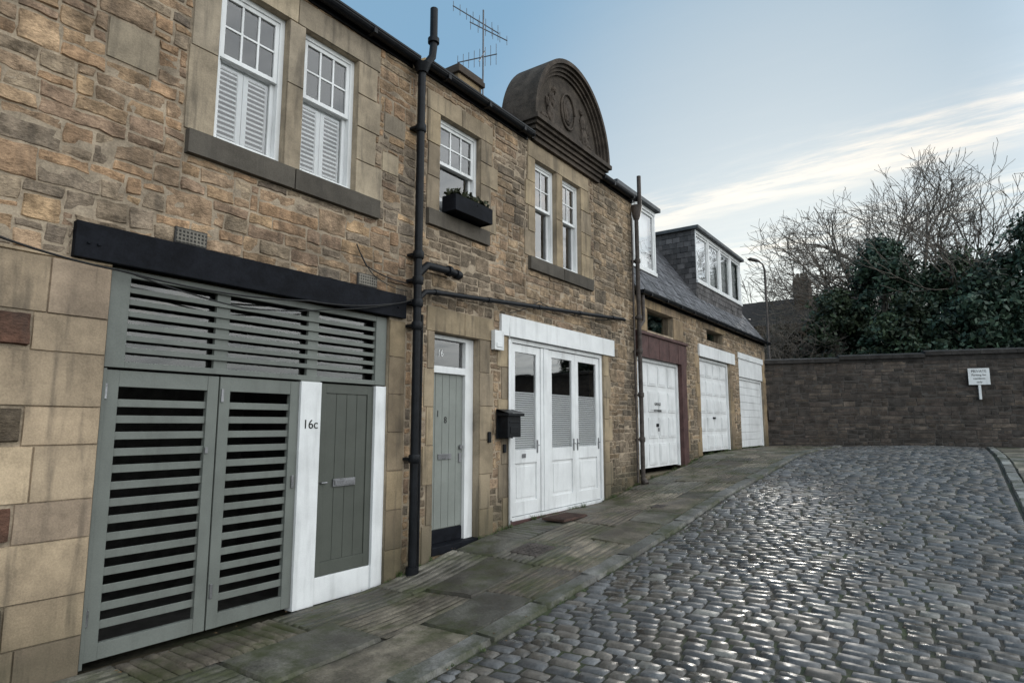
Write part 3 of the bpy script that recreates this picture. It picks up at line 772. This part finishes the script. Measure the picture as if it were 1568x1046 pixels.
def cover(name,x0,x1,y0,y1):
    B=MB()
    B.block(gmap,x0,x1,y0,y1,d=.024,amp=.0005,col=(.1,.1,.1),cell=.2,edge=.008,jit=0,gap=0,back=.0)
    nx=int((x1-x0-.08)/.06);ny=int((y1-y0-.08)/.06)
    for i in range(nx):
        for j in range(ny): B.block(gmap,x0+.05+.06*i,x0+.09+.06*i,y0+.05+.06*j,y0+.09+.06*j,d=.029,amp=0,cell=.1,edge=.006,jit=0,gap=0,back=.02)
    B.build(name,m_greyiron)
cover('drain_cover',6.5,6.95,-1.15,-.75); cover('drain_cover',9.6,9.85,-1.5,-1.28)
# window box
o=empty('window_box'); B=MB()
B.box(6.02,6.78,-.22,-.02,4.4,4.42);B.box(6.0,6.8,-.25,-.23,4.38,4.6);B.box(6.0,6.8,-.03,-.01,4.38,4.6);B.box(6.0,6.02,-.23,-.03,4.38,4.6);B.box(6.78,6.8,-.23,-.03,4.38,4.6);B.box(6.02,6.78,-.23,-.03,4.42,4.55)
B.build('trough',m_black,o,bevel=.004)
B=MB()
for i in range(420):
    c=Vector((R.uniform(6.04,6.76),R.uniform(-.23,-.03),R.uniform(4.55,4.70)));a=Vector((R.gauss(0,1),R.gauss(0,1),R.gauss(0,1))).normalized()*.03;b=a.cross(Vector((R.gauss(0,1),R.gauss(0,1),1))).normalized()*.018
    g=R.uniform(.5,1.4); B.quad(tuple(c-a-b),tuple(c+a-b),tuple(c+a+b),tuple(c-a+b),0,(.045*g,.05*g,.025*g))
B.build('plants',m_leaf,o)
# tv antenna
B=MB(); ax,ay=9.04,1.7
B.tube([(ax,ay,7.2),(ax,ay,9.75)],.016,8)
def yagi(B,c,d,L,n,el,vert=False):
    c=Vector(c);d=Vector(d).normalized(); B.tube([c-d*L*.35,c+d*L*.65],.011,6)
    s=d.cross(Vector((0,0,1))).normalized() if not vert else Vector((0,0,1))
    for i in range(n):
        p=c+d*L*(-.33+.97*i/(n-1)); e=el*(1-.4*i/n); B.tube([p-s*e,p+s*e],.006,5)
yagi(B,(ax,ay,9.45),(-.82,.25,.1),1.1,8,.16,True); yagi(B,(ax,ay,8.75),(-.6,.8,-.25),.8,8,.22,True)
yagi(B,(ax,ay,9.35),(.9,-.3,-.05),.9,6,.15,True)
B.tube([(ax-.25,ay-.1,8.5),(ax+.05,ay,8.9)],.01,6);B.build('tv_antenna',m_alu)

# =============================================================== boundary wall
def wmap(u,v,d): 
    p=W0+WT*u+WN*d; return (p.x,p.y,v)
WL=16.0
wcols=[srgb(*c,.3) for c in ((76,66,59),(67,60,54),(86,74,64),(60,55,51),(80,68,60),(71,63,57),(98,84,71))]
B=MB(); backing(B,wmap,0,WL,.2,3.8,[],m=1)
rubble(B,wmap,0,WL,.7,3.72,[],wcols,cell=.14,hb=(.2,.3),wr=(.3,.8))
p=[wmap(0,.2,-.45),wmap(WL,.2,-.45),wmap(WL,3.8,-.45),wmap(0,3.8,-.45)];B.quad(*p,1)
p=[wmap(0,.2,0),wmap(0,.2,-.45),wmap(0,3.8,-.45),wmap(0,3.8,0)];B.quad(*p,1)
p=[wmap(0,3.75,0),wmap(WL,3.75,0),wmap(WL,3.75,-.45),wmap(0,3.75,-.45)];B.quad(*p,1)
u=0;k=0
while u<WL:
    l=R.uniform(.7,1.0); z=3.68+.07*int(u/2.6); g=R.uniform(.7,1.1)
    c=tuple(q*g for q in srgb(60,57,55))
    n=len(B.v); P=[(u+.004,.1,z),(u+l-.004,.1,z),(u+l-.004,-.5,z),(u+.004,-.5,z),(u+.004,.1,z+.12),(u+l-.004,.1,z+.12),(u+l-.004,-.2,z+.19),(u+.004,-.2,z+.19),(u+l-.004,-.5,z+.12),(u+.004,-.5,z+.12)]
    B.v+=[wmap(q[0],q[2],q[1]) for q in P];B.c+=[c]*10
    for f in ((0,1,5,4),(4,5,6,7),(7,6,8,9),(9,8,2,3),(0,3,2,1)): B.f.append(tuple(n+i for i in f));B.m.append(0)
    B.f.append((n+1,n+2,n+8,n+6,n+5));B.m.append(0);B.f.append((n,n+4,n+7,n+9,n+3));B.m.append(0)
    B.quad(wmap(u,3.65,.02),wmap(u+l,3.65,.02),wmap(u+l,z,.02),wmap(u,z,.02),0,c)
    u+=l
B.build('boundary_wall',[m_dark,mat('dark_mortar',base=(.06,.053,.047),rough=.9,fine=60,bump=.5)],smooth=True,sharp=38)
o=empty('parking_sign'); us=6.62
B=MB()
def wbox(B,u0,u1,d0,d1,z0,z1,m=0):
    n=len(B.v); B.v+=[wmap(u,z,d) for z in (z0,z1) for (u,d) in ((u0,d1),(u1,d1),(u1,d0),(u0,d0))];B.c+=[(.5,.5,.5)]*8
    for q in ((0,3,2,1),(4,5,6,7),(0,1,5,4),(1,2,6,5),(2,3,7,6),(3,0,4,7)): B.f.append(tuple(n+i for i in q));B.m.append(m)
wbox(B,us-.29,us+.29,.1,.115,2.84,3.36); wbox(B,us-.035,us+.035,.04,.098,2.38,3.3)
B.build('sign_panel',m_white,o,bevel=.004)
def wtext(s,u,z,size):
    cu=bpy.data.curves.new('sign_text','FONT');cu.body=s;cu.size=size;cu.extrude=.001;cu.align_x='CENTER';ob=bpy.data.objects.new('sign_text',cu);cu.materials.append(m_letter)
    M=Matrix((( WT.x,0,WN.x),(WT.y,0,WN.y),(0,1,0))).to_4x4(); M.translation=Vector(wmap(u,z,.118)); ob.matrix_world=M; link(ob,o)
wtext('PRIVATE',us,3.23,.11);wtext('Parking for',us,3.12,.09);wtext('residents',us,3.01,.09);wtext('only',us,2.9,.09)
B=MB(); wbox(B,.12,.36,.02,.14,3.2,3.45);wbox(B,.4,.62,.02,.12,1.75,2.1); B.build('junction_box',m_greyiron)

# street lamp behind the wall
B=MB(); lx,ly=27.0,.78
B.tube([(lx,ly,.8),(lx,ly,2.2),(lx,ly,2.21),(lx,ly,8.0),(lx-.03,ly+.06,8.25),(lx-.1,ly+.2,8.38)],[.09,.09,.055,.045,.035,.03],10)
B.tube([(lx-.08,ly+.15,8.36),(lx-.15,ly+.27,8.41),(lx-.28,ly+.5,8.48),(lx-.33,ly+.58,8.47)],[.03,.07,.075,.03],10)
B.build('street_lamp',m_greyiron,smooth=True)

# distant stone house
o=empty('distant_house'); B=MB()
def dmap(u,v,d): return (42-d,12-u,v)
hl=[(1.5+2.4*i,2.5+2.4*i,z,z+1.5) for i in range(5) for z in (3.0,5.8)]
backing(B,dmap,0,13,.5,7.9,hl)
for h in hl: lining(B,dmap,h,.3,0)
B.quad((42,-1,.5),(52,-1,.5),(52,-1,7.9),(42,-1,7.9));B.quad((42,12,.5),(52,12,.5),(52,12,7.9),(42,12,7.9));B.quad((42.4,12,.5),(42.4,-1,.5),(42.4,-1,7.9),(42.4,12,7.9),1)
B.quad((42,12,7.9),(42,-1,7.9),(47,-1,10.4),(47,12,10.4),2);B.quad((52,12,7.9),(52,-1,7.9),(47,-1,10.4),(47,12,10.4),2)
B.box(44.5,45.6,2.1,3.0,8.5,11.3,0)
for yy in (2.3,2.55,2.8): B.tube([(45,yy,11.3),(45,yy,11.7)],.1,8)
B.build('house_walls_and_roof',[mat('distant_stone',base=srgb(92,76,62),rough=.9,bump=.5),m_inside,mat('distant_slate',base=(.05,.042,.038),rough=.9,spec=.1)],o)

# =============================================================== trees
def bare_tree(name,base,height,trunk_h,spread,seed,levels=6,r0=.22,lean=(0,0),dens=3,minr=.009):
    rr=random.Random(seed); B=MB()
    def br(p,d,L,r,lv):
        n=4 if lv<levels-1 else 3; pts=[p];rad=[r];q=p.copy();dd=d.copy()
        for i in range(n):
            dd=(dd+Vector((rr.gauss(0,.16),rr.gauss(0,.16),rr.gauss(.04,.12)))).normalized(); q=q+dd*L/n; pts.append(q.copy()); rad.append(r*(1-.42*(i+1)/n))
        B.tube(pts,[max(minr,x) for x in rad],6 if lv<2 else (4 if lv<4 else 3),0,(.1,.08,.06),cap=False)
        if lv>=levels: return
        k=dens if lv>0 else dens+2
        for i in range(k):
            t=rr.uniform(.4,1) if i<k-1 else 1.0
            j=min(n-1,int(t*n)); pos=pts[j].lerp(pts[j+1],t*n-j) if t<1 else pts[-1]
            ax=Vector((rr.gauss(0,1),rr.gauss(0,1),rr.gauss(0,.5))); ax=(ax-dd*ax.dot(dd)).normalized()
            an=rr.uniform(.4,.95)*spread if i<k-1 else rr.uniform(.05,.4)
            nd=(dd*math.cos(an)+ax*math.sin(an)).normalized()
            br(pos,nd,L*rr.uniform(.62,.84),r*.6*rr.uniform(.8,1.1),lv+1)
    br(Vector(base),Vector((lean[0],lean[1],1)).normalized(),trunk_h,r0,0)
    mz=max(v[2] for v in B.v); s=(height)/(mz-base[2])
    B.v=[(base[0]+(v[0]-base[0])*s,base[1]+(v[1]-base[1])*s,base[2]+(v[2]-base[2])*s) for v in B.v]
    return B.build(name,m_bark)
bare_tree('bare_tree',(42,-3.3,.8),17.2,5.4,.95,11,7,.36,minr=.011)
bare_tree('bare_tree',(46,2.8,.8),15.6,3.8,1.3,23,7,.26,minr=.010)
bare_tree('bare_tree',(47,-.6,.8),14.2,3.8,1.3,31,6,.24,minr=.011)
bare_tree('bare_tree',(4,-24,-.3),14,4,1.1,5,5,.25,minr=.02)
bare_tree('bare_tree',(-6,-22,-.3),13,4,1.1,6,5,.25,minr=.02)

def foliage_tree(name,base,h,rad,seed,n=9000,col=(.03,.05,.018),nc=150,cs=.2):
    rg=np.random.RandomState(seed)
    C=[];W=[]
    for i in range(nc):
        z=rg.uniform(.03,1)**.9; prof=(1-z**3.2)**.8*(.75+.25*min(1,z*4))
        a=rg.uniform(0,2*math.pi); rr_=rad*prof*(rg.uniform(.35,1.08)**.6)*(1+.18*math.sin(a*3+seed))
        C.append((math.cos(a)*rr_,math.sin(a)*rr_,z*h*rg.uniform(.92,1.0))); W.append(rg.uniform(.6,1.35)*rad*cs)
    C=np.array(C);W=np.array(W); ci=rg.randint(0,nc,n)
    off=rg.normal(size=(n,3))*.62; dirs=off/np.linalg.norm(off,axis=1)[:,None]
    P=C[ci]+off*W[ci][:,None]*np.array([1.1,1.1,.75])
    P[:,2]=np.maximum(P[:,2],.1)
    nr=dirs+rg.normal(size=(n,3))*.8; nr/=np.linalg.norm(nr,axis=1)[:,None]
    t=np.cross(nr,rg.normal(size=(n,3)));t/=np.linalg.norm(t,axis=1)[:,None];b=np.cross(nr,t)
    s=(.05+.06*rg.rand(n))[:,None]; t*=s*1.3;b*=s*.75
    V=np.stack([P-t,P-b,P+t,P+b],1).reshape(-1,3)+np.array(base)
    cl=(rg.uniform(.4,1.7,nc)[ci]*rg.uniform(.7,1.3,n))[:,None]*np.array(col)
    cl=np.repeat(cl,4,0)
    me=bpy.data.meshes.new(name); me.vertices.add(4*n);me.vertices.foreach_set('co',V.ravel());me.loops.add(4*n);me.loops.foreach_set('vertex_index',np.arange(4*n,dtype=np.int32));me.polygons.add(n);me.polygons.foreach_set('loop_start',np.arange(0,4*n,4,dtype=np.int32));me.polygons.foreach_set('loop_total',np.full(n,4,dtype=np.int32))
    me.update(calc_edges=True)
    at=me.color_attributes.new('Col','FLOAT_COLOR','POINT');arr=np.ones((4*n,4),dtype=np.float32);arr[:,:3]=cl;at.data.foreach_set('color',arr.ravel())
    me.materials.append(m_leaf)
    root=empty(name); o=bpy.data.objects.new('foliage',me);link(o,root)
    B=MB(); bx,by,bz=base
    B.tube([(bx,by,bz-.2),(bx+.1,by,bz+h*.4),(bx,by+.1,bz+h*.9)],[.22,.15,.03],8)
    rr=random.Random(seed)
    for i in range(18):
        c=C[rr.randrange(nc)]; z=min(h*.85,max(.8,c[2]*.75)); B.tube([(bx,by,bz+z),(bx+c[0]*.9,by+c[1]*.9,bz+c[2])],[.06,.015],5)
    B.build('trunk_and_limbs',m_bark,root)
G1=(.032,.054,.034);G2=(.042,.06,.033)
foliage_tree('evergreen_tree',(33,-3.0,.8),9.2,2.2,1,28000,G1)
foliage_tree('evergreen_tree',(34,-5.8,.8),8.6,2.4,2,26000,G2)
foliage_tree('evergreen_tree',(32.5,-8.3,.8),9.1,2.3,3,24000,G1)
foliage_tree('evergreen_tree',(33,-11.5,.8),8.6,2.4,4,12000,G2)
foliage_tree('evergreen_tree',(32,-1.1,.8),7.0,1.8,5,17000,(.036,.05,.026))
foliage_tree('evergreen_tree',(30,-6.4,.8),6.6,2.0,6,16000,G1)
foliage_tree('evergreen_tree',(30.5,-4.0,.8),6.2,1.9,8,16000,G2)
foliage_tree('evergreen_tree',(30,-9.8,.8),6.0,2.0,12,12000,G2)
foliage_tree('shrub',(33,1.6,.8),5.6,2.0,7,9000,(.075,.06,.035))
foliage_tree('shrub',(36,4.4,.8),6.4,2.4,9,9000,(.07,.055,.035))
bare_tree('bare_tree',(31,.6,.8),6.6,1.8,1.2,41,6,.1,minr=.007)
bare_tree('bare_tree',(30,2.2,.8),6.4,1.8,1.2,42,6,.1,minr=.007)

# =============================================================== sky, sun, camera
SUN=Vector((1.04,.2,.30)).normalized()
el=math.asin(SUN.z)
w=bpy.data.worlds.new('World');scene.world=w;w.use_nodes=True;nt=w.node_tree;nt.nodes.clear()
out=N(nt,'ShaderNodeOutputWorld');bg=N(nt,'ShaderNodeBackground')
sky=N(nt,'ShaderNodeTexSky',sky_type='NISHITA');sky.sun_disc=False;sky.sun_elevation=el;sky.sun_rotation=math.atan2(SUN.x,SUN.y)
sky.air_density=1.0;sky.dust_density=.4;sky.ozone_density=2.5
tc=N(nt,'ShaderNodeTexCoord');sp=N(nt,'ShaderNodeSeparateXYZ');nt.links.new(tc.outputs['Generated'],sp.inputs[0])
X,Y,Z=sp.outputs
zz=MA(nt,'MAXIMUM',MA(nt,'ADD',Z,.03),.03)
U=MA(nt,'DIVIDE',X,zz);V=MA(nt,'DIVIDE',Y,zz)
cv=N(nt,'ShaderNodeCombineXYZ');nt.links.new(U,cv.inputs[0]);nt.links.new(V,cv.inputs[1])
nz=NOISE(nt,cv.outputs[0],1.6,4,.62,(1.6,.6,1)); nz2=NOISE(nt,cv.outputs[0],4.5,6,.65,(2.4,.6,1))
line=MA(nt,'SUBTRACT',MA(nt,'SUBTRACT',U,2.42),MA(nt,'MULTIPLY',V,.2))
line=MA(nt,'ADD',line,MA(nt,'MULTIPLY',MA(nt,'SUBTRACT',nz,.5),.7))
line=MA(nt,'ADD',line,MA(nt,'MULTIPLY',MA(nt,'SUBTRACT',nz2,.5),.35))
band=MA(nt,'EXPONENT',MA(nt,'MULTIPLY',MA(nt,'MULTIPLY',line,line),-34.0))
band=MA(nt,'MULTIPLY',band,RAMP(nt,nz2,(.3,.62,.2,1)))
l2=MA(nt,'SUBTRACT',line,.75); band2=MA(nt,'MULTIPLY',MA(nt,'EXPONENT',MA(nt,'MULTIPLY',MA(nt,'MULTIPLY',l2,l2),-16.0)),RAMP(nt,nz2,(.4,.62,0,1)))
wisp=MA(nt,'MULTIPLY',RAMP(nt,nz2,(.46,.75,0,.5)),RAMP(nt,Z,(.1,.5,1,.15)))
added_back_fill=MA(nt,'MULTIPLY',RAMP(nt,Y,(-.02,-.55,0,1)),RAMP(nt,nz,(.3,.55,.6,1)))  # bright cloud bank added behind the camera, out of view, to light the facade
added_back_fill=MA(nt,'MULTIPLY',added_back_fill,RAMP(nt,Z,(-.05,.15,0,1)))
haze=RAMP(nt,Z,(-.02,.5,1,0))
dt=N(nt,'ShaderNodeVectorMath',operation='DOT_PRODUCT');nt.links.new(tc.outputs['Generated'],dt.inputs[0]);dt.inputs[1].default_value=SUN
glow=RAMP(nt,dt.outputs['Value'],(.86,1.0,0,1))
SS=.05
c=MIX(nt,1.0,sky.outputs[0],(.40,.42,.44),'MULTIPLY')
def addc(c,f,col):
    cm=N(nt,'ShaderNodeVectorMath',operation='SCALE');cm.inputs[0].default_value=tuple(q/SS for q in col);setin(nt,cm.inputs['Scale'],f)
    a=N(nt,'ShaderNodeVectorMath',operation='ADD');nt.links.new(c,a.inputs[0]);nt.links.new(cm.outputs[0],a.inputs[1]);return a.outputs[0]
c=addc(c,haze,(.23,.18,.09));c=addc(c,1.0,(.215,.38,.53));c=addc(c,glow,(.28,.19,.07))
c=addc(c,band,(.42,.27,.12));c=addc(c,band2,(.24,.16,.07));c=addc(c,wisp,(.12,.09,.06));c=addc(c,added_back_fill,(1.98,1.90,1.78))
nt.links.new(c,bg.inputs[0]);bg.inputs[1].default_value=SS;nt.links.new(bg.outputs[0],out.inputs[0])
L=bpy.data.lights.new('sun','SUN');L.energy=2.0;L.angle=math.radians(4);L.color=(1,.95,.87)
so=bpy.data.objects.new('sun',L);link(so);so.rotation_euler=SUN.to_track_quat('Z','Y').to_euler()
ca=bpy.data.cameras.new('camera');ca.lens=22.04;ca.sensor_width=36;ca.clip_end=2000;ca.clip_start=.05
co=bpy.data.objects.new('camera',ca);link(co);co.location=(0,-5.4,1.6)
p=math.atan(127/960);th=math.atan(686/960*math.cos(p))
co.rotation_euler=Vector((math.cos(th)*math.cos(p),math.sin(th)*math.cos(p),math.sin(p))).to_track_quat('-Z','Y').to_euler()
scene.camera=co
